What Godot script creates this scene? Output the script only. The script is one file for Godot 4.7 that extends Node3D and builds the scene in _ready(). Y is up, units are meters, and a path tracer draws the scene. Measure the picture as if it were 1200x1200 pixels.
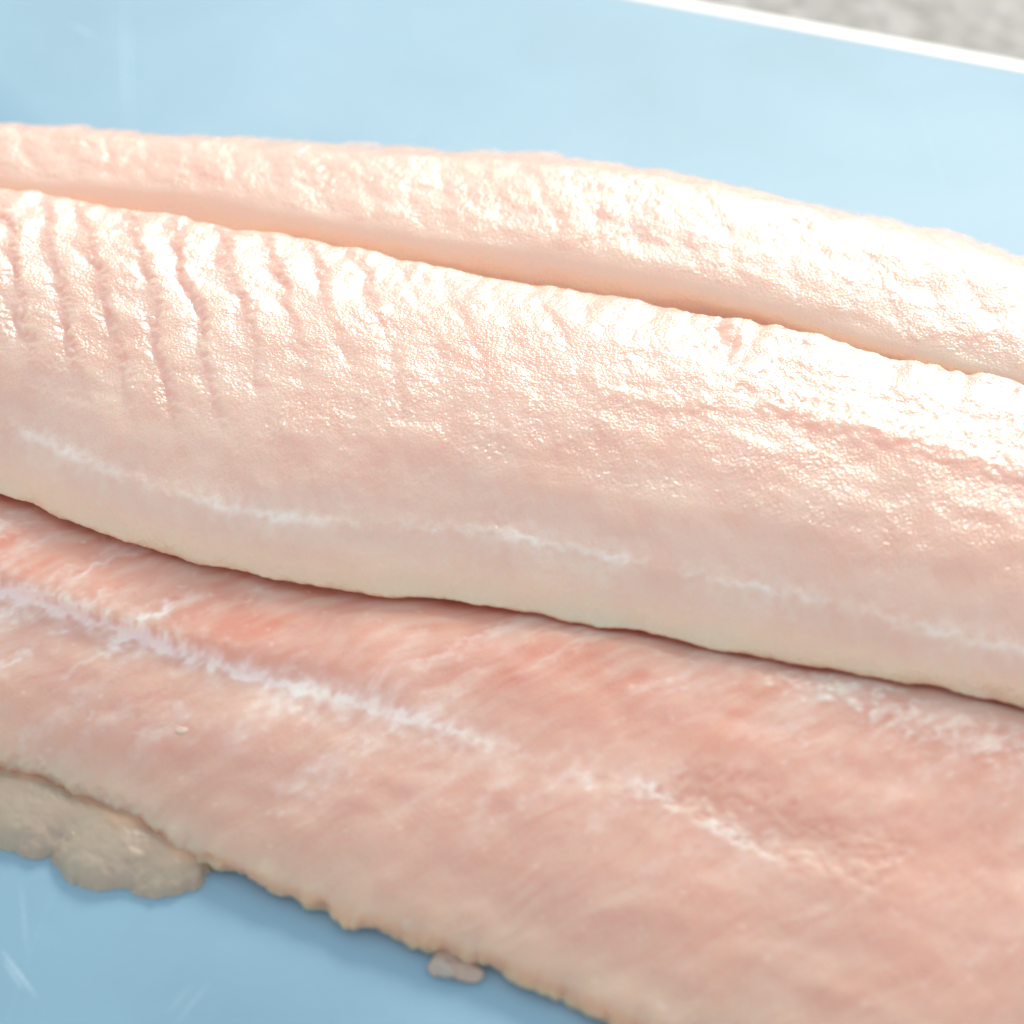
extends Node3D

# Two raw fish fillets, one overlapping the other, on a blue plastic board. Profiles are millimetres in the board's
# own axes: u runs along the board (x), v across it towards the camera (z), h upwards.

const MM := 0.001
const BOARD_YAW := -19.1816      # degrees about y
const STATION_0 := -150.0
const STATION_STEP := 25.0
const FIELD_STEP := 0.3
const FIELD_W := 1000
const FIELD_H := 720
const FIELD_U0 := -150.0
const FIELD_V0 := -105.0

const UPPER_PROFILE := [
	[[-62.3, -62.3, -68.2, -74.2, -80.3, -86.5, -89.3, -88.2, -87.6, -85.1, -85.1, -85.1, -85.1], [1.2, 1.2, 1.2, 1.2, 1.2, 1.2, 1.2, 1.2, 1.2, 1.2, 1.2, 1.2, 1.2]],
	[[-61.8, -61.8, -67.7, -73.7, -79.8, -86.0, -88.8, -87.7, -87.1, -84.6, -84.6, -84.6, -84.6], [10.0, 10.0, 10.0, 10.0, 10.0, 10.0, 10.0, 10.0, 10.0, 10.0, 10.0, 10.0, 10.0]],
	[[-55.3, -55.3, -61.2, -67.2, -73.3, -79.5, -82.3, -81.2, -80.6, -78.1, -78.1, -78.1, -78.1], [21.0, 21.0, 21.0, 21.0, 21.0, 21.0, 21.0, 21.0, 21.0, 21.0, 21.0, 21.0, 21.0]],
	[[-47.7, -47.7, -51.4, -56.4, -59.8, -63.7, -65.8, -64.9, -63.0, -60.6, -60.6, -60.6, -60.6], [25.0, 25.5, 26.1, 26.8, 28.2, 29.6, 31.0, 31.1, 31.2, 31.2, 31.3, 31.4, 31.5]],
	[[-37.0, -37.0, -38.0, -41.6, -40.6, -40.8, -42.2, -41.6, -38.0, -35.6, -35.6, -35.6, -35.6], [24.0, 24.8, 25.5, 26.9, 28.3, 29.7, 30.0, 30.0, 30.0, 30.0, 30.0, 30.0, 30.0]],
	[[-33.7, -33.7, -33.8, -35.3, -36.8, -37.0, -38.7, -40.3, -38.5, -38.5, -38.4, -38.4, -38.4], [20.0, 20.0, 20.0, 20.0, 20.0, 20.0, 20.0, 20.0, 20.0, 20.0, 20.0, 20.0, 20.0]],
	[[-29.9, -29.9, -30.0, -31.5, -33.0, -33.2, -34.9, -36.5, -34.7, -34.7, -34.6, -34.6, -34.6], [28.5, 28.5, 28.5, 28.5, 28.5, 28.5, 28.5, 28.5, 28.5, 28.5, 28.5, 28.5, 28.5]],
	[[-27.2, -27.2, -27.3, -28.8, -30.3, -30.5, -32.2, -33.8, -32.0, -32.0, -31.9, -31.9, -31.9], [31.2, 31.2, 31.2, 31.2, 31.2, 31.2, 31.2, 31.2, 31.2, 31.2, 31.2, 31.2, 31.2]],
	[[-15.4, -15.4, -15.5, -16.5, -16.1, -16.3, -19.3, -20.8, -19.7, -19.5, -19.7, -19.7, -19.7], [32.9, 32.9, 32.9, 32.9, 32.9, 32.9, 32.9, 32.9, 32.9, 32.9, 32.9, 32.9, 32.9]],
	[[-2.7, -2.7, -2.8, -3.1, -0.9, -1.2, -5.4, -6.8, -6.4, -6.1, -6.5, -6.5, -6.5], [31.8, 31.8, 31.8, 31.8, 31.8, 31.8, 31.8, 31.8, 31.8, 31.8, 31.8, 31.8, 31.8]],
	[[9.1, 9.1, 9.1, 9.2, 13.2, 12.8, 7.5, 6.1, 5.9, 6.4, 5.7, 5.7, 5.7], [28.6, 28.6, 28.6, 28.6, 28.6, 28.6, 28.6, 28.6, 28.6, 28.6, 28.6, 28.6, 28.6]],
	[[18.5, 18.5, 18.5, 19.1, 24.5, 24.0, 17.8, 16.5, 15.7, 16.3, 15.5, 15.5, 15.5], [23.5, 23.5, 23.5, 23.5, 23.5, 23.5, 23.5, 23.5, 23.5, 23.5, 23.5, 23.5, 23.5]],
	[[24.1, 24.1, 24.1, 24.6, 28.9, 29.1, 23.8, 22.0, 20.7, 19.9, 19.1, 19.1, 19.1], [20.2, 20.2, 20.2, 20.2, 20.2, 20.2, 20.2, 20.2, 20.2, 20.2, 20.2, 20.2, 20.2]],
	[[26.7, 26.7, 26.7, 27.2, 30.7, 31.2, 26.7, 24.4, 22.9, 21.1, 20.4, 20.4, 20.4], [17.5, 17.5, 17.5, 17.5, 17.5, 17.5, 17.5, 17.5, 17.5, 17.5, 17.5, 17.5, 17.5]],
	[[25.4, 25.4, 25.4, 25.9, 29.4, 29.9, 25.4, 23.1, 21.6, 19.8, 19.1, 19.1, 19.1], [16.4, 16.4, 16.4, 16.4, 16.4, 16.4, 16.4, 16.4, 16.4, 16.4, 16.4, 16.4, 16.4]],
	[[20.2, 20.2, 20.2, 20.7, 24.2, 24.7, 20.2, 17.9, 16.4, 14.6, 13.9, 13.9, 13.9], [14.4, 14.4, 14.4, 14.4, 14.4, 14.4, 14.4, 14.4, 14.4, 14.4, 14.4, 14.4, 14.4]],
	[[8.2, 8.2, 8.2, 8.7, 12.2, 12.7, 8.2, 5.9, 4.4, 2.6, 1.9, 1.9, 1.9], [8.6, 8.6, 8.6, 8.6, 8.6, 8.6, 8.6, 8.6, 8.6, 8.6, 8.6, 8.6, 8.6]],
	[[-5.8, -5.8, -5.8, -5.3, -1.8, -1.3, -5.8, -8.1, -9.6, -11.4, -12.1, -12.1, -12.1], [2.6, 2.6, 2.6, 2.6, 2.6, 2.6, 2.6, 2.6, 2.6, 2.6, 2.6, 2.6, 2.6]],
	[[-19.8, -19.8, -19.8, -19.3, -15.8, -15.3, -19.8, -22.1, -23.6, -25.4, -26.1, -26.1, -26.1], [0.8, 0.8, 0.8, 0.8, 0.8, 0.8, 0.8, 0.8, 0.8, 0.8, 0.8, 0.8, 0.8]],
]
func _between() -> void:
	pass

const LOWER_PROFILE := [
	[[-7.8, -7.8, -7.8, -7.3, -3.8, -3.3, -7.8, -10.1, -11.6, -13.4, -14.1, -14.1, -14.1], [0.5, 0.5, 0.5, 0.5, 0.5, 0.5, 0.5, 0.5, 0.5, 0.5, 0.5, 0.5, 0.5]],
	[[-3.8, -3.8, -3.8, -3.3, 0.2, 0.7, -3.8, -6.1, -7.6, -9.4, -10.1, -10.1, -10.1], [1.4, 1.4, 1.4, 1.4, 1.4, 1.4, 1.4, 1.4, 1.4, 1.4, 1.4, 1.4, 1.4]],
	[[8.2, 8.2, 8.2, 8.7, 12.2, 12.7, 8.2, 5.9, 4.4, 2.6, 1.9, 1.9, 1.9], [7.0, 7.0, 7.0, 7.0, 7.0, 7.0, 7.0, 7.0, 7.0, 7.0, 7.0, 7.0, 7.0]],
	[[20.2, 20.2, 20.2, 20.7, 24.2, 24.7, 20.2, 17.9, 16.4, 14.6, 13.9, 13.9, 13.9], [13.8, 13.8, 13.8, 13.8, 13.8, 13.8, 13.8, 13.8, 13.8, 13.8, 13.8, 13.8, 13.8]],
	[[30.2, 30.2, 30.2, 30.7, 34.2, 34.7, 30.2, 27.9, 26.4, 24.6, 23.9, 23.9, 23.9], [15.7, 15.8, 15.9, 16.0, 16.1, 16.2, 16.4, 16.8, 17.2, 17.2, 17.2, 17.2, 17.2]],
	[[39.2, 39.2, 39.2, 39.7, 43.2, 43.7, 39.2, 36.9, 35.4, 33.6, 32.9, 32.9, 32.9], [15.4, 15.5, 15.5, 15.6, 15.6, 15.7, 15.8, 16.0, 16.2, 16.2, 16.2, 16.2, 16.2]],
	[[42.9, 42.9, 42.9, 42.9, 44.6, 47.5, 47.6, 48.9, 49.4, 47.4, 45.8, 45.8, 45.8], [13.4, 13.4, 13.4, 13.4, 13.4, 13.4, 13.4, 13.4, 13.4, 13.4, 13.4, 13.4, 13.4]],
	[[50.6, 50.6, 50.6, 50.6, 51.8, 55.3, 56.4, 57.8, 59.3, 58.6, 57.8, 57.9, 57.9], [11.6, 11.6, 11.6, 11.6, 11.6, 11.6, 11.6, 11.6, 11.6, 11.6, 11.6, 11.6, 11.6]],
	[[57.7, 57.7, 57.7, 57.7, 58.5, 62.6, 64.5, 66.0, 68.6, 68.9, 69.1, 69.1, 69.1], [9.0, 9.0, 9.0, 9.0, 9.0, 9.0, 9.0, 9.0, 9.0, 9.0, 9.0, 9.0, 9.0]],
	[[63.8, 63.8, 63.8, 63.8, 64.2, 68.9, 71.5, 73.1, 76.5, 77.9, 78.7, 78.8, 78.8], [5.8, 5.8, 5.8, 5.8, 5.8, 5.8, 5.8, 5.8, 5.8, 5.8, 5.8, 5.8, 5.8]],
	[[67.2, 67.2, 67.2, 67.2, 67.3, 72.4, 75.6, 77.2, 81.3, 83.3, 84.8, 84.9, 84.9], [3.9, 3.9, 3.9, 3.9, 3.9, 3.9, 3.9, 3.9, 3.9, 3.9, 3.9, 3.9, 3.9]],
	[[68.4, 68.4, 68.4, 68.4, 68.5, 73.6, 76.8, 78.4, 82.5, 84.5, 86.0, 86.1, 86.1], [2.0, 2.0, 2.0, 2.0, 2.0, 2.0, 2.0, 2.0, 2.0, 2.0, 2.0, 2.0, 2.0]],
	[[67.6, 67.6, 67.6, 67.6, 67.7, 72.8, 76.0, 77.6, 81.7, 83.7, 85.2, 85.3, 85.3], [0.7, 0.7, 0.7, 0.7, 0.7, 0.7, 0.7, 0.7, 0.7, 0.7, 0.7, 0.7, 0.7]],
	[[63.4, 63.4, 63.4, 63.4, 63.5, 68.6, 71.8, 73.4, 77.5, 79.5, 81.0, 81.1, 81.1], [0.3, 0.3, 0.3, 0.3, 0.3, 0.3, 0.3, 0.3, 0.3, 0.3, 0.3, 0.3, 0.3]],
	[[48.4, 48.4, 48.4, 48.4, 48.5, 53.6, 56.8, 58.4, 62.5, 64.5, 66.0, 66.1, 66.1], [0.3, 0.3, 0.3, 0.3, 0.3, 0.3, 0.3, 0.3, 0.3, 0.3, 0.3, 0.3, 0.3]],
]


var frame_basis: Basis

func _ready() -> void:
	# camera
	var cam := Camera3D.new()
	cam.name = "camera"
	var lens := CameraAttributesPhysical.new()
	lens.frustum_focal_length = 68.06      # 20 degrees of view on a 24 mm frame
	lens.frustum_focus_distance = 0.447
	lens.frustum_near = 0.02
	lens.frustum_far = 60.0
	lens.exposure_aperture = 9.0
	cam.attributes = lens
	cam.fov = 20.0
	cam.near = 0.02
	cam.far = 60.0
	add_child(cam)
	var look := Vector3(0, 0.012, 0)
	cam.position = look + 0.45 * Vector3(0, sin(deg_to_rad(42.0)), cos(deg_to_rad(42.0)))
	cam.look_at_from_position(cam.position, look)
	cam.current = true
	# sky, sun and exposure
	var sky_mat := ProceduralSkyMaterial.new()
	sky_mat.sky_top_color = Color(0.86, 0.89, 0.92)
	sky_mat.sky_horizon_color = Color(1.0, 0.99, 0.97)
	sky_mat.sky_curve = 0.2
	sky_mat.ground_bottom_color = Color(0.45, 0.44, 0.42)
	sky_mat.ground_horizon_color = Color(0.75, 0.75, 0.74)
	sky_mat.sky_energy_multiplier = 1.0
	var sky := Sky.new()
	sky.sky_material = sky_mat
	var env := Environment.new()
	env.background_mode = Environment.BG_SKY
	env.sky = sky
	env.tonemap_mode = Environment.TONE_MAPPER_LINEAR
	env.tonemap_exposure = 1.13
	env.sdfgi_enabled = true
	env.ssao_enabled = true
	env.ssil_enabled = true
	var we := WorldEnvironment.new()
	we.name = "daylight"
	we.environment = env
	add_child(we)
	var sun := DirectionalLight3D.new()
	sun.name = "sun"
	sun.light_color = Color(1.0, 0.965, 0.91)
	sun.light_energy = 0.85
	sun.light_angular_distance = 16.0
	sun.shadow_enabled = true
	add_child(sun)
	var from := Vector3(sin(deg_to_rad(SUN_AZIMUTH)) * cos(deg_to_rad(SUN_HEIGHT)), sin(deg_to_rad(SUN_HEIGHT)), -cos(deg_to_rad(SUN_AZIMUTH)) * cos(deg_to_rad(SUN_HEIGHT)))
	sun.look_at_from_position(from, Vector3.ZERO)

	frame_basis = Basis(Vector3.UP, deg_to_rad(BOARD_YAW))
	build_worktop()
	build_board()
	build_upper_fillet()
	build_lower_fillet()

const SUN_AZIMUTH := 16.0
const SUN_HEIGHT := 30.0


# ---------------------------------------------------------------- helpers

func noise(at: int, octaves := 3, kind := FastNoiseLite.TYPE_SIMPLEX_SMOOTH) -> FastNoiseLite:
	var n := FastNoiseLite.new()
	n.seed = at
	n.noise_type = kind
	n.frequency = 1.0
	n.fractal_type = FastNoiseLite.FRACTAL_FBM if octaves > 1 else FastNoiseLite.FRACTAL_NONE
	n.fractal_octaves = octaves
	return n

func noise_texture(at: int, size: int, frequency: float, octaves: int, ramp: Gradient = null) -> NoiseTexture2D:
	var n := noise(at, octaves)
	n.frequency = frequency
	var t := NoiseTexture2D.new()
	t.width = size
	t.height = size
	t.seamless = true
	t.noise = n
	t.generate_mipmaps = false
	if ramp:
		t.color_ramp = ramp
	return t

func tag(o: Node, label: String, category := "", group := "", kind := "") -> void:
	if label: o.set_meta("label", label)
	if category: o.set_meta("category", category)
	if group: o.set_meta("group", group)
	if kind: o.set_meta("kind", kind)

func put(called: String, mesh: Mesh, mat: Material, parent: Node, at := Vector3.ZERO) -> MeshInstance3D:
	var o := MeshInstance3D.new()
	o.name = called
	o.mesh = mesh
	o.material_override = mat
	parent.add_child(o, true)
	o.position = at
	return o

# A sheet of rows x columns points as a mesh; closed round the columns when asked. Triangles run clockwise seen from outside.
func sheet(points: PackedVector3Array, colors: PackedColorArray, rows: int, cols: int, closed: bool) -> ArrayMesh:
	var normals := grid_normals(points, rows, cols, closed)
	var index := PackedInt32Array()
	var wide := cols if closed else cols - 1
	index.resize((rows - 1) * wide * 6)
	var k := 0
	for i in rows - 1:
		for j in wide:
			var j2 := (j + 1) % cols
			var a := i * cols + j
			var b := i * cols + j2
			var c := (i + 1) * cols + j
			var d := (i + 1) * cols + j2
			index[k] = a; index[k + 1] = c; index[k + 2] = b
			index[k + 3] = b; index[k + 4] = c; index[k + 5] = d
			k += 6
	var arrays := []
	arrays.resize(Mesh.ARRAY_MAX)
	arrays[Mesh.ARRAY_VERTEX] = points
	arrays[Mesh.ARRAY_NORMAL] = normals
	if colors.size():
		arrays[Mesh.ARRAY_COLOR] = colors
	arrays[Mesh.ARRAY_INDEX] = index
	var m := ArrayMesh.new()
	m.add_surface_from_arrays(Mesh.PRIMITIVE_TRIANGLES, arrays)
	return m

func grid_normals(p: PackedVector3Array, rows: int, cols: int, closed: bool) -> PackedVector3Array:
	var out := PackedVector3Array()
	out.resize(p.size())
	for i in rows:
		var up := maxi(i - 1, 0) * cols
		var down := mini(i + 1, rows - 1) * cols
		var here := i * cols
		for j in cols:
			var l := j - 1
			var r := j + 1
			if closed:
				l = (l + cols) % cols
				r = r % cols
			else:
				l = maxi(l, 0)
				r = mini(r, cols - 1)
			out[here + j] = (p[here + r] - p[here + l]).cross(p[down + j] - p[up + j]).normalized()
	return out

func smooth(a: float, b: float, x: float) -> float:
	var t := clampf((x - a) / (b - a), 0.0, 1.0)
	return t * t * (3.0 - 2.0 * t)

func station(list: Array, u: float) -> float:
	var x := clampf((u - STATION_0) / STATION_STEP, 0.0, 11.9999)
	var k := int(x)
	var f := x - k
	var n := list.size() - 1
	return cubic_interpolate(list[k], list[mini(k + 1, n)], list[maxi(k - 1, 0)], list[mini(k + 2, n)], f)

# Strokes laid into a field over (u, v): ridges, furrows and pale tissue that follow drawn lines.
func new_field() -> PackedFloat32Array:
	var f := PackedFloat32Array()
	f.resize(FIELD_W * FIELD_H)
	return f

func stroke(f: PackedFloat32Array, line: Array, width: float, amount: float, wobble: FastNoiseLite = null, wobble_mm := 0.0, taper := true) -> void:
	var total := 0.0
	for k in line.size() - 1:
		total += Vector2(line[k][0], line[k][1]).distance_to(Vector2(line[k + 1][0], line[k + 1][1]))
	var done := 0.0
	var reach := width * 2.6 + wobble_mm
	var touched := {}
	for k in line.size() - 1:
		var a := Vector2(line[k][0], line[k][1])
		var b := Vector2(line[k + 1][0], line[k + 1][1])
		var lo := a.min(b) - Vector2(reach, reach)
		var hi := a.max(b) + Vector2(reach, reach)
		var ab := b - a
		var i0 := maxi(0, int((lo.x - FIELD_U0) / FIELD_STEP))
		var i1 := mini(FIELD_W - 1, int((hi.x - FIELD_U0) / FIELD_STEP))
		var j0 := maxi(0, int((lo.y - FIELD_V0) / FIELD_STEP))
		var j1 := mini(FIELD_H - 1, int((hi.y - FIELD_V0) / FIELD_STEP))
		for j in range(j0, j1 + 1):
			for i in range(i0, i1 + 1):
				var p := Vector2(FIELD_U0 + i * FIELD_STEP, FIELD_V0 + j * FIELD_STEP)
				if wobble:
					p += wobble_mm * Vector2(wobble.get_noise_2d(p.x * 0.35, p.y * 0.35), wobble.get_noise_2d(p.x * 0.35 + 90.0, p.y * 0.35))
				var t := clampf((p - a).dot(ab) / ab.length_squared(), 0.0, 1.0)
				var d := p.distance_to(a + ab * t) / width
				if d > 2.6:
					continue
				var along := (done + t * ab.length()) / total
				var w := exp(-d * d)
				if taper:
					w *= smooth(0.0, 0.15, along) * smooth(0.0, 0.15, 1.0 - along)
				var at := j * FIELD_W + i
				var was: float = touched.get(at, 0.0)
				if w > was:
					f[at] += amount * (w - was)
					touched[at] = w
		done += ab.length()

func read_field(f: PackedFloat32Array, u: float, v: float) -> float:
	var x := clampf((u - FIELD_U0) / FIELD_STEP, 0.0, FIELD_W - 2.0)
	var y := clampf((v - FIELD_V0) / FIELD_STEP, 0.0, FIELD_H - 2.0)
	var i := int(x)
	var j := int(y)
	var fx := x - i
	var at := j * FIELD_W + i
	return lerpf(lerpf(f[at], f[at + 1], fx), lerpf(f[at + FIELD_W], f[at + FIELD_W + 1], fx), y - j)

# The rows (values of u) of a fillet: fine where it shows, coarse beyond.
func rows_of(fine_from: float, fine_to: float, step: float) -> PackedFloat32Array:
	var out := PackedFloat32Array()
	var u := -150.0
	while u < fine_from:
		out.append(u)
		u += 1.2
	while u < fine_to:
		out.append(u)
		u += step
	while u <= 150.0:
		out.append(u)
		u += 1.2
	out.append(150.0)
	return out

# A loft through a list of guides [v at stations, h at stations]: millimetre points and the guide parameter of each column.
func loft(profile: Array, rows: PackedFloat32Array, counts: Array, ragged: Callable) -> Array:
	var n := profile.size()
	var params := PackedFloat32Array()
	for k in n:
		for s in counts[k]:
			params.append(k + float(s) / counts[k])
	var cols := params.size()
	var pts := PackedVector3Array()
	pts.resize(rows.size() * cols)
	var gv := PackedFloat32Array()
	var gh := PackedFloat32Array()
	gv.resize(n)
	gh.resize(n)
	for i in rows.size():
		var u := rows[i]
		var end := clampf((absf(u) - 108.0) / 42.0, 0.0, 1.0)
		var keep := maxf(sqrt(maxf(1.0 - pow(end, 2.4), 0.0)), 0.012)
		var middle := 0.0
		for k in n:
			gv[k] = station(profile[k][0], u)
			gh[k] = station(profile[k][1], u)
			middle += gv[k] / n
		for k in n:
			var off: Vector2 = ragged.call(k, u)
			gv[k] = middle + (gv[k] + off.x - middle) * keep
			gh[k] = maxf(0.3, (gh[k] + off.y) * lerpf(0.35, 1.0, keep)) if k > 0 else gh[k]
		for j in cols:
			var k := int(params[j])
			var f := params[j] - k
			var a := (k + n - 1) % n
			var c := (k + 1) % n
			var d := (k + 2) % n
			# centripetal-free but tight interpolation keeps creases from overshooting
			pts[i * cols + j] = Vector3(u, tight(gh[a], gh[k], gh[c], gh[d], f), tight(gv[a], gv[k], gv[c], gv[d], f))
	return [pts, params, cols]

func tight(p0: float, p1: float, p2: float, p3: float, t: float) -> float:
	var m1 := 0.42 * (p2 - p0)
	var m2 := 0.42 * (p3 - p1)
	var t2 := t * t
	var t3 := t2 * t
	return (2 * t3 - 3 * t2 + 1) * p1 + (t3 - 2 * t2 + t) * m1 + (-2 * t3 + 3 * t2) * p2 + (t3 - t2) * m2

func flesh_material(strength: float, seed_: int, rough: float, coat: float, specular := 0.5) -> StandardMaterial3D:
	var m := StandardMaterial3D.new()
	m.resource_name = "wet_fish_flesh"
	m.vertex_color_use_as_albedo = true
	m.roughness = rough
	m.metallic_specular = specular
	m.subsurf_scatter_enabled = true
	m.subsurf_scatter_strength = strength
	m.clearcoat_enabled = true
	m.clearcoat = coat
	m.clearcoat_roughness = 0.12
	m.uv1_triplanar = true
	m.uv1_scale = Vector3.ONE * 22.0
	m.heightmap_enabled = true
	m.heightmap_texture = noise_texture(seed_, 1024, 0.07, 3)
	m.heightmap_scale = 0.012
	return m

# ---------------------------------------------------------------- the setting

func build_worktop() -> void:
	var m := StandardMaterial3D.new()
	m.resource_name = "grey_stone"
	var ramp := Gradient.new()
	ramp.offsets = PackedFloat32Array([0.0, 0.42, 0.62, 1.0])
	ramp.colors = PackedColorArray([Color(0.47, 0.465, 0.45), Color(0.565, 0.56, 0.55), Color(0.60, 0.595, 0.59), Color(0.69, 0.685, 0.68)])
	m.albedo_texture = noise_texture(5, 1024, 0.02, 5, ramp)
	m.uv1_triplanar = true
	m.uv1_scale = Vector3.ONE * 5.0
	m.roughness = 0.6
	m.heightmap_enabled = true
	m.heightmap_texture = noise_texture(6, 512, 0.05, 4)
	m.heightmap_scale = 0.05
	# a slab with rounded edges, its top 20 mm under the board's
	var slab := rounded_slab(Vector2(2.4, 1.6), 0.04, [[0.012, -0.04], [0.0, -0.034], [0.0, -0.006], [0.002, -0.002], [0.006, 0.0]])
	var o := put("worktop", slab, m, self, Vector3(0, -0.0203, -0.2))
	tag(o, "pale grey mottled stone worktop under the blue board", "worktop", "", "structure")

# A rounded rectangle swept through a profile of [inset, height] and closed flat at top and bottom.
func rounded_slab(size: Vector2, radius: float, profile: Array) -> ArrayMesh:
	var ring := PackedVector2Array()
	var normals := PackedVector2Array()
	for q in 4:
		var cx: float = (size.x / 2 - radius) * [1, -1, -1, 1][q]
		var cy: float = (size.y / 2 - radius) * [1, 1, -1, -1][q]
		for s in 9:
			var a := (q + s / 8.0) * PI / 2
			normals.append(Vector2(cos(a), sin(a)))
			ring.append(Vector2(cx, cy) + radius * Vector2(cos(a), sin(a)))
	var n := ring.size()
	var pts := PackedVector3Array()
	var rows := 0
	var all := profile.duplicate()
	for step in all:
		for k in n:
			var p: Vector2 = ring[k] - normals[k] * step[0]
			pts.append(Vector3(p.x, step[1], p.y))
		rows += 1
	var st := SurfaceTool.new()
	st.begin(Mesh.PRIMITIVE_TRIANGLES)
	st.set_smooth_group(0)
	for p in pts:
		st.add_vertex(p)
	for i in rows - 1:
		for k in n:
			var k2 := (k + 1) % n
			var a := i * n + k
			var b := i * n + k2
			st.add_index(a); st.add_index(b); st.add_index(a + n)
			st.add_index(b); st.add_index(b + n); st.add_index(a + n)
	# caps, with rings of their own so that their edges stay crisp
	for cap in 2:
		var base := (rows - 1) * n if cap == 1 else 0
		var first := pts.size() + cap * (n + 1)
		var y: float = all[rows - 1][1] if cap == 1 else all[0][1]
		st.set_smooth_group(0)
		for k in n:
			st.add_vertex(pts[base + k])
		st.add_vertex(Vector3(0, y, 0))
		for k in n:
			var k2 := (k + 1) % n
			if cap == 0:
				st.add_index(first + k); st.add_index(first + n); st.add_index(first + k2)
			else:
				st.add_index(first + k2); st.add_index(first + n); st.add_index(first + k)
	st.generate_normals()
	return st.commit()

func build_board() -> void:
	var root := Node3D.new()
	root.name = "cutting_board"
	add_child(root)
	root.basis = frame_basis
	root.position = frame_basis * Vector3(0, -0.02, -0.001)
	tag(root, "pale blue plastic cutting board with a rounded raised edge under the fish", "cutting board")
	var m := StandardMaterial3D.new()
	m.resource_name = "blue_plastic"
	m.albedo_texture = board_texture()
	m.uv1_triplanar = true
	m.uv1_triplanar_sharpness = 8.0
	m.uv1_scale = Vector3.ONE * 2.0
	m.uv1_offset = Vector3.ONE * 0.5
	m.roughness = 0.56
	m.metallic_specular = 0.52
	m.heightmap_enabled = true
	m.heightmap_texture = noise_texture(21, 1024, 0.09, 3)
	m.heightmap_scale = 0.003
	var rim := m.duplicate()
	rim.resource_name = "pale_worn_plastic"
	rim.albedo_texture = null
	rim.albedo_color = Color(0.95, 0.97, 0.96)
	rim.roughness = 0.4
	# u from -250 to 250, v from -168 to 178 round the board's own middle
	put("board_body", rounded_slab(Vector2(0.4824, 0.3284), 0.0134, [[0.004, 0.0008], [0.0, 0.003], [0.0, 0.0198], [0.0004, 0.02]]), m, root)
	tag(put("board_rim", rounded_band(), rim, root), "pale worn raised edge of the blue board")

# The pale moulded edge round the board: a hoop, its rounded top a little proud of the board and falling away outwards.
func rounded_band() -> ArrayMesh:
	var section := [[0.0090, 0.0195], [0.0086, 0.02005], [0.0075, 0.0202], [0.0058, 0.0200], [0.0040, 0.0193], [0.0022, 0.0181], [0.0009, 0.0166], [0.0002, 0.0150], [0.0, 0.0135], [0.0, 0.004], [0.0012, 0.001], [0.004, 0.0], [0.0090, 0.0]]
	var size := Vector2(0.5, 0.346)
	var radius := 0.022
	var pts := PackedVector3Array()
	var n := 0
	for q in 5:
		for s in 9:
			if q == 4 and s > 0: break
			var a := (q + s / 8.0) * PI / 2
			var c := Vector2((size.x / 2 - radius) * [1, -1, -1, 1, 1][q], (size.y / 2 - radius) * [1, 1, -1, -1, 1][q])
			for p in section:
				var w: Vector2 = c + (radius - p[0]) * Vector2(cos(a), sin(a))
				pts.append(Vector3(w.x, p[1], w.y))
			n += 1
	return sheet(pts, PackedColorArray(), n, section.size(), true)

func board_texture() -> ImageTexture:
	# 500 mm of board to the tile: the blue of the plastic, fine knife scuffs and worn paler patches
	var side := 2048
	var im := Image.create(side, side, false, Image.FORMAT_RGB8)
	im.fill(BOARD_BLUE)
	var r := RandomNumberGenerator.new()
	r.seed = 77
	var wear := noise(31, 4)
	for y in side / 4:
		for x in side / 4:
			var k := wear.get_noise_2d(x * 0.012, y * 0.012)
			var c := BOARD_BLUE.lerp(Color(0.80, 0.88, 0.92), clampf(k * 0.16, 0.0, 0.2)) if k > 0.0 else BOARD_BLUE.darkened(-k * 0.07)
			im.fill_rect(Rect2i(x * 4, y * 4, 4, 4), c)
	for s in 170:
		var at := Vector2(r.randf() * side, r.randf() * side)
		var turn := r.randfn(0.9, 0.5)
		scuff(im, at, turn, r.randf_range(30, 240), r.randf_range(0.03, 0.13), r.randf_range(-0.002, 0.002))
	for s in [[-42.0, 96.5, 0.62, 46, 0.26], [-41.0, 98.0, 0.66, 30, 0.18], [-45.0, 84.0, 1.05, 60, 0.09], [-12.0, 92.0, 1.75, 40, 0.1], [-14.0, 93.0, 1.8, 30, 0.08], [-129.0, -131.0, 1.12, 190, 0.14], [-127.5, -131.0, 1.12, 190, 0.1], [-136.0, -120.0, 0.4, 40, 0.25]]:
		for w in 3:
			scuff(im, Vector2(0.5 + s[0] * 0.002, 0.5 + s[1] * 0.002) * side + Vector2(w, 0), s[2], s[3], s[4], 0.0)
	return ImageTexture.create_from_image(im)

const BOARD_BLUE := Color(0.505, 0.66, 0.742)

func scuff(im: Image, at: Vector2, turn: float, length: float, strength: float, bend: float) -> void:
	var p := at
	for k in int(length):
		var w := strength * sin(PI * k / length)
		var x := posmod(int(p.x), im.get_width())
		var y := posmod(int(p.y), im.get_height())
		im.set_pixel(x, y, im.get_pixel(x, y).lerp(Color(0.92, 0.96, 0.98), w))
		p += Vector2(cos(turn), sin(turn))
		turn += bend

# ---------------------------------------------------------------- the fillets

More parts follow.
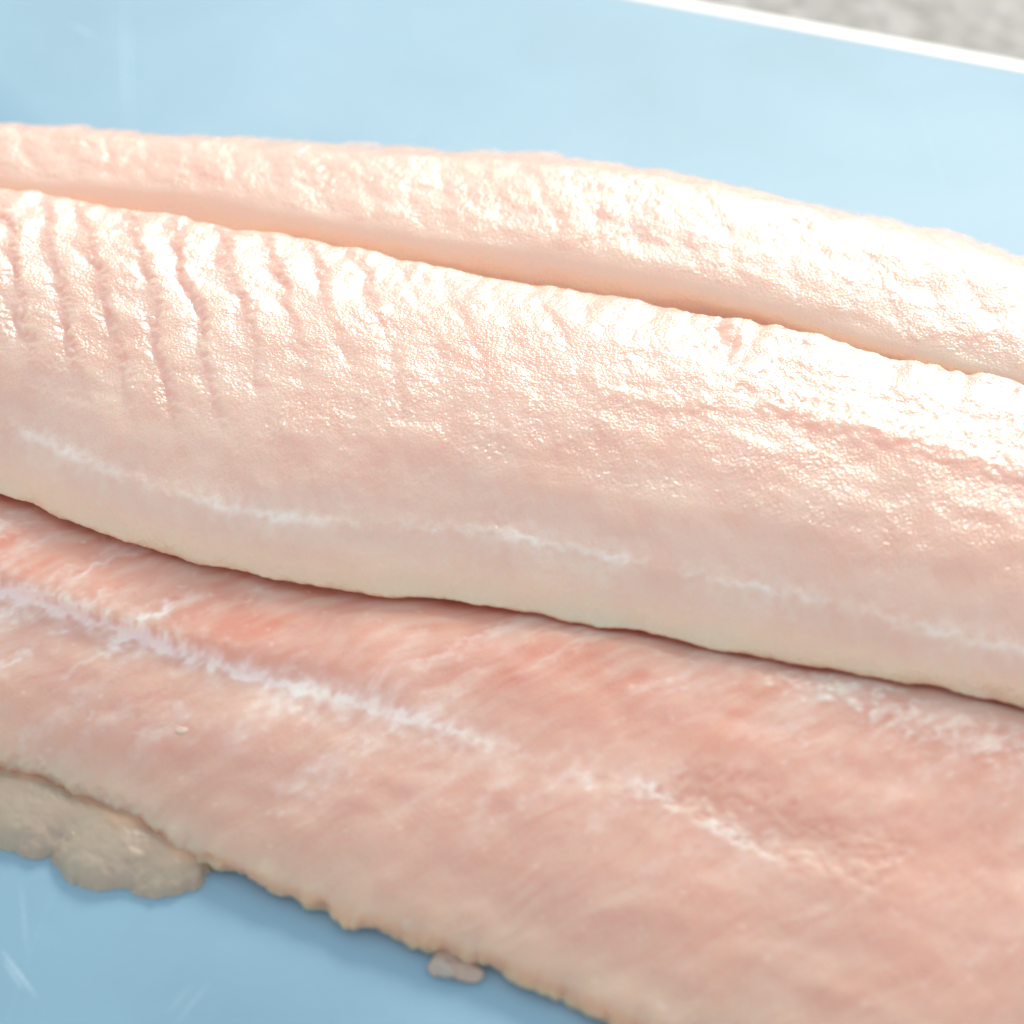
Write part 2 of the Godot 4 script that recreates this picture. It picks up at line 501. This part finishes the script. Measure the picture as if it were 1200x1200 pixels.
func build_upper_fillet() -> void:
	var root := Node3D.new()
	root.name = "fish_fillet"
	add_child(root)
	root.basis = frame_basis
	tag(root, "thick pale upper fish fillet with a long groove, overlapping the pinker one", "fish fillet", "raw fish fillets on the board")
	var wob := noise(3, 2)
	var relief := new_field()
	var pale := new_field()
	stroke(relief, [[29.0, -13.8], [39.6, -14.3], [49.8, -13.7], [63.1, -13.1], [76.3, -11.7], [90.0, -11.0]], 2.3, 0.6, wob, 1.4)
	stroke(relief, [[31.0, -22.6], [43.8, -21.0], [55.1, -19.1], [68.3, -18.5], [90.0, -18.0]], 5.0, -0.55, wob, 1.6)
	stroke(relief, [[9.0, -44.5], [16.0, -37.0], [20.5, -33.2], [25.2, -26.9], [27.3, -20.0]], 2.4, -0.9, wob, 1.2)
	stroke(relief, [[27.0, -26.7], [33.6, -32.4], [44.7, -36.7], [57.2, -36.0], [71.3, -33.2], [95.0, -32.0]], 2.6, 0.7, wob, 1.0)
	stroke(relief, [[9.4, -8.7], [18.8, -9.4], [29.7, -11.5]], 1.8, 0.3, wob, 1.2)
	stroke(relief, [[30.1, -16.3], [33.3, -15.3], [38.6, -15.8]], 1.5, -0.4, wob, 0.8)
	# the thin membrane along the shoulder
	var edge: Array = []
	for k in 61:
		var u := -130.0 + k * 4.0
		edge.append([u, station(UPPER_PROFILE[11][0], u)])
	stroke(relief, edge, 0.9, 0.16, wob, 1.2)
	stroke(pale, edge, 0.5, 0.36, wob, 0.8)
	stroke(pale, edge, 2.2, 0.18, wob, 2.5)

	var ridge_noise := noise(41, 2)
	var flake := noise(42, 3)
	var fl_edge := noise(48, 2)
	var fine := noise(43, 2)
	var broad := noise(44, 3)
	var tone := noise(45, 3)
	var slow := noise(46, 2)
	var jag := noise(47, 3)
	var ragged := func(k: int, u: float) -> Vector2:
		if k == 13 or k == 14:
			return Vector2(0.6 * slow.get_noise_1d(u * 0.07), 0.3 * slow.get_noise_1d(u * 0.12 + 200.0))
		if k >= 6 and k <= 7:
			return Vector2(0.7 * slow.get_noise_1d(u * 0.12 + 400.0), 0.4 * slow.get_noise_1d(u * 0.15 + 500.0))
		if k == 2 or k == 1:
			return Vector2(1.0 * slow.get_noise_1d(u * 0.12 + 700.0), 0.6 * slow.get_noise_1d(u * 0.15 + 800.0))
		return Vector2.ZERO
	var rows := rows_of(-128.0, 100.0, 0.28)
	var counts := [10, 30, 60, 65, 34, 30, 14, 50, 60, 56, 36, 26, 18, 12, 14, 12, 8, 8, 10]
	var made := loft(UPPER_PROFILE, rows, counts, ragged)
	var pts: PackedVector3Array = made[0]
	var params: PackedFloat32Array = made[1]
	var cols: int = made[2]
	var nrm := grid_normals(pts, rows.size(), cols, true)
	var colors := PackedColorArray()
	colors.resize(pts.size())
	for i in rows.size():
		for j in cols:
			var at := i * cols + j
			var p := pts[at]
			var u := p.x
			var h := p.y
			var v := p.z
			var g := params[j]
			var c := Color(0.79, 0.54, 0.42)
			if g > 14.9 or g < 0.5:
				colors[at] = c
				pts[at] = p * MM
				continue
			var top := smooth(1.2, 2.6, g) * (1.0 - smooth(12.3, 13.6, g))
			var d := 0.0
			# muscle blocks: slanting ridges, strong at the left, broken up to the right
			var lobe := smooth(6.6, 7.6, g)
			var slack := lobe * (1.0 - smooth(9.4, 10.6, g))
			var warp := ridge_noise.get_noise_3d(u * 0.06, v * 0.06, 7.0)
			var ph := (u - 0.65 * v + 62.8) / 8.0 + 0.32 * warp
			var fr := ph - floorf(ph)
			var wave := 1.0 - pow(absf(fr * 2.0 - 1.0), 1.6) if true else 0.0
			wave = 1.0 - exp(-pow((fr - 0.5 - 0.12 * fl_edge.get_noise_3d(u * 0.5, v * 0.5, h)) / 0.17, 2.0))
			var left := 1.0 - smooth(-62.0, -22.0, u + 0.3 * v)
			var broken := 0.55 + 0.9 * ridge_noise.get_noise_3d(u * 0.13 + 30.0, v * 0.05, 3.0)
			d += slack * ((wave - 0.6) * lerpf(0.26 * broken * (1.0 - smooth(-15.0, 35.0, u)), 0.62 * clampf(0.8 + 1.2 * ridge_noise.get_noise_3d(u * 0.05, v * 0.12, 19.0), 0.3, 1.3), left) + left * wave * (0.45 - 0.9 * fposmod(fr - 0.5, 1.0)))
			# the far lobe: faint ridges
			var far := smooth(2.0, 2.8, g) * (1.0 - smooth(3.6, 4.2, g))
			d += far * (0.10 * wave - 0.05)
			# flakes and grain
			var q := u - 0.65 * v
			var fl := flake.get_noise_3d((u - 0.2 * v) * 0.22, v * 0.26, h * 0.25)
			var fl2 := flake.get_noise_3d(u * 0.75 + 40.0, v * 0.55, h * 0.5)
			var fn := fine.get_noise_3d(u * 1.7, v * 1.5, h * 1.2)
			var rough := top * lerpf(1.0, 0.55, smooth(10.2, 11.2, g)) * lerpf(1.0, 0.25, 1.0 - smooth(3.9, 4.05, g) * 1.0 if g < 4.05 and g > 3.9 else 0.0)
			if g > 3.9 and g < 5.8:
				rough *= 0.4
			rough *= clampf(0.75 + 1.1 * broad.get_noise_3d(u * 0.09 + 70.0, v * 0.09, 5.0), 0.3, 1.3)
			d += rough * (0.11 * fl + 0.075 * fl2 + (0.06 + 0.05 * smooth(8.6, 9.4, g)) * fn)
			d += 0.5 * broad.get_noise_3d(u * 0.05, v * 0.07, h * 0.07) * smooth(0.8, 2.0, g)
			if g > 2.5 and g < 12.6:
				d += read_field(relief, u, v) * (1.0 - smooth(11.4, 12.6, g)) * smooth(5.9, 6.4, g)
			if g >= 11.0:
				d += (0.08 * fl2 + 0.02 * fn) * smooth(11.0, 12.0, g)
				# the cut lower edge is a little torn
				d += smooth(12.6, 13.4, g) * (0.16 * jag.get_noise_3d(u * 0.3, v * 0.3, h * 0.5) + 0.08 * jag.get_noise_3d(u * 0.9, v * 0.9 + 30.0, h * 0.9))
			# colour: pale rosy flesh, deeper in noise streaks, warmer in the groove, pale membrane
			var tn := tone.get_noise_3d(u * 0.045, v * 0.06, h * 0.08)
			var tn2 := tone.get_noise_3d(q * 0.22 + 60.0, v * 0.10, h * 0.1)
			c = c.lerp(Color(0.78, 0.475, 0.36), clampf(0.3 + 1.3 * tn + 0.6 * tn2, 0.0, 1.0))
			if g > 3.6 and g < 6.6:
				c = c.lerp(Color(0.83, 0.58, 0.44), smooth(3.6, 4.2, g) * (1.0 - smooth(5.8, 6.6, g)))
			if g > 12.2:
				c = c.lerp(Color(0.98, 0.475, 0.315), smooth(12.2, 13.2, g))
			if g > 9.5:
				c = c.lerp(Color(0.98, 0.565, 0.40), smooth(11.2, 12.4, g) * 0.8)
				var w := read_field(pale, u, v) * (1.0 - smooth(11.5, 12.4, g)) * (0.45 + 0.4 * fl2 + 0.9 * ridge_noise.get_noise_1d(u * 0.07))
				c = c.lerp(Color(0.95, 0.91, 0.87), clampf(w, 0.0, 0.85))
			colors[at] = c
			pts[at] = (p + nrm[at] * d) * MM
	put("flesh", sheet(pts, colors, rows.size(), cols, true), flesh_material(0.7, 51, 0.30, 1.0, 0.7), root)
	var bit := flesh_material(0.12, 53, 0.45, 0.3)
	for s in [[56.8, 18.2, 13.2, 0.9], [69.1, 18.8, 13.0, 0.6]]:
		put("flesh_crumb", lump(int(s[0] * 7), s[3], Color(0.66, 0.46, 0.35), 0.7), bit, root, Vector3(s[0], s[2], s[1]) * MM)

func build_lower_fillet() -> void:
	var root := Node3D.new()
	root.name = "fish_fillet_001"
	add_child(root)
	root.basis = frame_basis
	tag(root, "pinker lower fish fillet with a white sinew line, tucked under the thicker one", "fish fillet", "raw fish fillets on the board")
	var wob := noise(13, 2)
	var relief := new_field()
	var pale := new_field()
	var line: Array = []
	for k in 53:
		var u := -130.0 + k * 4.0
		if u < 30.0:
			line.append([u, station(LOWER_PROFILE[6][0], u)])
	stroke(pale, line, 0.85, 0.8, wob, 0.9)
	stroke(pale, line, 2.6, 0.3, wob, 3.5)
	# where the line breaks up at the right it bends towards the near edge
	stroke(pale, [[30.0, 50.5], [36.0, 49.8], [42.0, 51.5], [48.0, 53.0], [57.0, 55.3]], 1.5, 0.3, wob, 2.6)
	stroke(relief, [[30.0, 50.5], [36.0, 49.8], [42.0, 51.5], [48.0, 53.0], [57.0, 55.3]], 1.4, 0.15, wob, 2.0)
	stroke(relief, [[38.0, 46.0], [46.0, 49.0], [58.0, 51.5], [75.0, 52.0]], 3.6, -0.5, wob, 2.0)
	for s in [[36.0, 49.5, 3.0], [40.0, 50.6, 2.5], [47.0, 52.6, 2.2], [51.0, 53.6, 2.0], [57.0, 55.3, 2.5], [28.0, 50.8, 3.0]]:
		stroke(pale, [[s[0] - s[2], s[1] - 0.5], [s[0] + s[2], s[1] + 0.6]], 0.9, 0.55, wob, 1.2)
	# deeper muscle beyond the torn end of the sinew
	var deep := new_field()
	stroke(deep, [[38.0, 45.0], [45.0, 47.0], [56.0, 49.5], [70.0, 49.0], [92.0, 46.0]], 5.0, 0.65, wob, 4.0)
	# fine fibres that leave the line on both sides
	var r := RandomNumberGenerator.new()
	r.seed = 909
	for k in 70:
		var u := r.randf_range(-95.0, 34.0)
		var v := station(LOWER_PROFILE[6][0], u)
		var away := 1.0 if r.randf() < 0.55 else -1.0
		var l := r.randf_range(2.0, 9.0) if r.randf() < 0.7 else r.randf_range(8.0, 16.0)
		var lean := -0.55 * away + r.randfn(0.0, 0.35)
		stroke(pale, [[u, v], [u + lean * l * 0.5 + r.randfn(0.0, 0.3), v + away * l * 0.5], [u + lean * l, v + away * l]], r.randf_range(0.5, 1.1), r.randf_range(0.05, 0.24), wob, 0.8, false)
	# pale muscle seams across the fillet
	for k in 120:
		var u := r.randf_range(-95.0, 105.0)
		var v := r.randf_range(33.0, 70.0)
		var l := r.randf_range(5.0, 20.0)
		stroke(pale, [[u, v], [u + 0.36 * l, v - 0.5 * l], [u + 0.80 * l, v - l]], r.randf_range(0.5, 1.3), r.randf_range(0.08, 0.30), wob, 1.6)
	# frayed pale patches beside the overlap at the right
	for s in [[53.5, 26.0, 5.0], [60.7, 25.3, 6.0], [66.0, 27.0, 5.0], [77.5, 28.7, 6.0], [84.0, 27.0, 6.0]]:
		stroke(pale, [[s[0] - s[2], s[1]], [s[0] + s[2], s[1] + 1.0]], 2.0, 0.5, wob, 4.0)
		stroke(relief, [[s[0] - s[2], s[1]], [s[0] + s[2], s[1] + 1.0]], 2.4, 0.15, wob, 3.0)
	stroke(relief, [[-58.0, 67.0], [-50.0, 67.6], [-43.7, 68.8], [-32.0, 70.9], [-23.9, 75.7]], 1.0, -0.9, wob, 0.8)

	var fibre := noise(61, 3)
	var fine := noise(62, 2)
	var tone := noise(63, 3)
	var slow := noise(64, 2)
	var jag := noise(66, 3)
	var fleck := noise(65, 2)
	var ragged := func(k: int, u: float) -> Vector2:
		if k >= 10 and k <= 13:
			return Vector2([0.4, 1.0, 1.0, 0.8][k - 10] * (1.5 * slow.get_noise_1d(u * 0.08) + 0.9 * slow.get_noise_1d(u * 0.25 + 50.0)), (0.4 * slow.get_noise_1d(u * 0.15 + 200.0)) if k == 10 else 0.0)
		return Vector2.ZERO
	var rows := rows_of(-105.0, 112.0, 0.28)
	var counts := [4, 12, 14, 34, 40, 44, 60, 60, 50, 34, 20, 14, 8, 12, 16]
	var made := loft(LOWER_PROFILE, rows, counts, ragged)
	var pts: PackedVector3Array = made[0]
	var params: PackedFloat32Array = made[1]
	var cols: int = made[2]
	var nrm := grid_normals(pts, rows.size(), cols, true)
	var colors := PackedColorArray()
	colors.resize(pts.size())
	for i in rows.size():
		for j in cols:
			var at := i * cols + j
			var p := pts[at]
			var u := p.x
			var h := p.y
			var v := p.z
			var g := params[j]
			var c := Color(0.69, 0.41, 0.325)
			if g > 12.2 or g < 1.0:
				colors[at] = c
				pts[at] = p * MM
				continue
			var q := u + 0.72 * v
			var q2 := q + 5.0 * tone.get_noise_2d(u * 0.03, v * 0.03 + 40.0)
			var fb := fibre.get_noise_3d(q2 * 0.24, v * 0.085, h * 0.08)
			var fb2 := fibre.get_noise_3d(q2 * 0.6 + 70.0, v * 0.24, h * 0.2)
			var mid := fine.get_noise_3d(u * 0.45 + 20.0, v * 0.4, h * 0.4)
			var fn := fine.get_noise_3d(u * 1.4, v * 1.3, h * 1.2)
			var d := 0.10 * fb + 0.02 * fb2 + 0.04 * mid + 0.012 * fn
			d += 0.9 * tone.get_noise_3d(u * 0.035 + 9.0, v * 0.05, h * 0.05)
			d += read_field(relief, u, v)
			d *= 1.0 - smooth(11.2, 12.2, g)
			d += smooth(9.6, 11.0, g) * (0.7 * jag.get_noise_3d(u * 0.16, v * 0.2, h * 0.3) + 0.10 * jag.get_noise_3d(u * 0.8, v * 0.8 + 30.0, h * 0.9))
			var tn := tone.get_noise_3d(u * 0.05, v * 0.06, h * 0.06)
			# reddish shade beside the other fillet painted over pinker muscle, paler belly edge
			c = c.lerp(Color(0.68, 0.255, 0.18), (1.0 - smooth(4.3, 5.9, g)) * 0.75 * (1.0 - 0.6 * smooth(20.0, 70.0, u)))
			c = c.lerp(Color(0.71, 0.485, 0.40), clampf(0.3 + 0.5 * tn + 0.45 * fb, 0.0, 0.85))
			c = c.lerp(Color(0.76, 0.49, 0.375), smooth(7.4, 10.2, g) * 0.7)
			c = c.lerp(Color(0.67, 0.35, 0.265), clampf(read_field(deep, u, v) * (0.7 + 0.4 * fb), 0.0, 0.7))
			c = c.lerp(Color(0.84, 0.40, 0.275), smooth(9.8, 10.6, g))
			var w := read_field(pale, u, v) * (0.8 + 0.6 * fb2 + 0.45 * mid) * (1.0 - 0.35 * smooth(-10.0, 30.0, u))
			var fk := fleck.get_noise_3d(u * 0.33, v * 0.36, h * 0.3)
			w += smooth(0.5, 0.75, fk) * 0.22
			c = c.lerp(Color(0.86, 0.78, 0.735), clampf(w, 0.0, 0.85))
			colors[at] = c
			pts[at] = (p + nrm[at] * d) * MM
	var flesh := flesh_material(0.85, 71, 0.55, 0.05, 0.32)
	flesh.heightmap_scale = 0.005
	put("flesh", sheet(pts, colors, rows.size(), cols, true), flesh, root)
	# the soft grey-beige belly flap that spills over the near edge at the left
	var fat := flesh_material(0.35, 73, 0.5, 0.2)
	fat.heightmap_scale = 0.003
	fat.refraction_enabled = true
	fat.refraction_scale = 0.036
	fat.albedo_color.a = 0.36
	fat.roughness = 0.38
	fat.clearcoat_enabled = false
	fat.subsurf_scatter_enabled = false
	put("belly_flap", flap(), fat, root)
	var bit := flesh_material(0.12, 75, 0.5, 0.2)
	for s in [[18.2, 79.0, 0.9, 2.0], [20.8, 79.0, 0.9, 1.6]]:
		put("flesh_shred", lump(int(s[0] * 13) + 900, s[3], Color(0.92, 0.78, 0.66), 0.5), fat, root, Vector3(s[0], s[2], s[1]) * MM)
	for s in [[47.6, 52.9, 12.0, 0.8], [56.8, 55.3, 11.5, 0.7], [-28.7, 60.7, 13.2, 0.7], [-39.7, 75.4, 2.8, 0.35]]:
		put("white_fleck", lump(int(s[0] * 11) + 300, s[3], Color(0.56, 0.43, 0.34), 0.45), bit, root, Vector3(s[0], s[2], s[1]) * MM)

# A small torn bit of flesh: an uneven ball, flattened.
func lump(at: int, radius: float, color: Color, flat: float) -> ArrayMesh:
	var n := noise(at, 3)
	var rows := 15
	var cols := 22
	var pts := PackedVector3Array()
	var colors := PackedColorArray()
	for i in rows:
		var a := PI * i / (rows - 1)
		for j in cols:
			var b := TAU * j / cols
			var d := Vector3(sin(a) * cos(b), cos(a), sin(a) * sin(b))
			var k := radius * (1.0 + 0.45 * n.get_noise_3dv(d * 0.8) + 0.06 * n.get_noise_3dv(d * 3.0))
			pts.append(Vector3(d.x * k * 1.35, d.y * k * flat, d.z * k) * MM)
			colors.append(color)
	return sheet(pts, colors, rows, cols, true)

# Three soft lobes side by side, thin at their edges: a height over the board closed by a flat underside.
func flap() -> ArrayMesh:
	var n := noise(81, 3)
	# [u, v, radius along, radius across, height, turn]
	var lobes := [[-51.0, 72.0, 13.0, 7.6, 3.1, 0.10], [-41.0, 72.0, 7.0, 5.5, 2.9, 0.1], [-35.0, 73.6, 8.2, 8.6, 3.3, 0.1], [-26.6, 73.0, 7.0, 7.2, 2.6, -0.2], [-66.0, 71.5, 14.0, 6.2, 2.8, 0.0], [-80.0, 69.5, 13.0, 5.4, 2.6, 0.0]]
	var rows := 300
	var cols := 92
	var step := 0.26
	var top := PackedVector3Array()
	var colors := PackedColorArray()
	for i in rows:
		var u := -92.0 + i * 73.0 / (rows - 1)
		for j in cols:
			var v := 60.0 + j * step
			var wu := u + 1.2 * n.get_noise_2d(u * 0.2, v * 0.2)
			var wv := v + 1.2 * n.get_noise_2d(u * 0.2 + 50.0, v * 0.2)
			var best := 0.0
			for l in lobes:
				var du: float = (wu - l[0]) * cos(l[5]) + (wv - l[1]) * sin(l[5])
				var dv: float = (wv - l[1]) * cos(l[5]) - (wu - l[0]) * sin(l[5])
				var r2: float = pow(du / l[2], 2) + pow(dv / l[3], 2)
				if r2 < 1.0:
					best = pow(pow(best, 9.0) + pow(l[4] * pow(1.0 - r2, 0.42), 9.0), 1.0 / 9.0)
			if best > 0.0:
				best += 0.05 * n.get_noise_2d(u * 0.5, v * 0.5)
			top.append(Vector3(u, maxf(best, 0.0) + 0.25, v) * MM)
			var k := 0.5 + 0.9 * n.get_noise_2d(u * 0.12 + 9.0, v * 0.12)
			colors.append(Color(0.84, 0.65, 0.46).lerp(Color(0.88, 0.62, 0.45), clampf(k, 0.0, 1.0)))
	# keep only cells that rise above the board
	var normals := grid_normals(top, rows, cols, false)
	var index := PackedInt32Array()
	for i in rows - 1:
		for j in cols - 1:
			var a := i * cols + j
			if maxf(maxf(top[a].y, top[a + 1].y), maxf(top[a + cols].y, top[a + cols + 1].y)) < 0.0003:
				continue
			index.append_array(PackedInt32Array([a, a + cols, a + 1, a + 1, a + cols, a + cols + 1]))
	var arrays := []
	arrays.resize(Mesh.ARRAY_MAX)
	arrays[Mesh.ARRAY_VERTEX] = top
	arrays[Mesh.ARRAY_NORMAL] = normals
	arrays[Mesh.ARRAY_COLOR] = colors
	arrays[Mesh.ARRAY_INDEX] = index
	var m := ArrayMesh.new()
	m.add_surface_from_arrays(Mesh.PRIMITIVE_TRIANGLES, arrays)
	return m
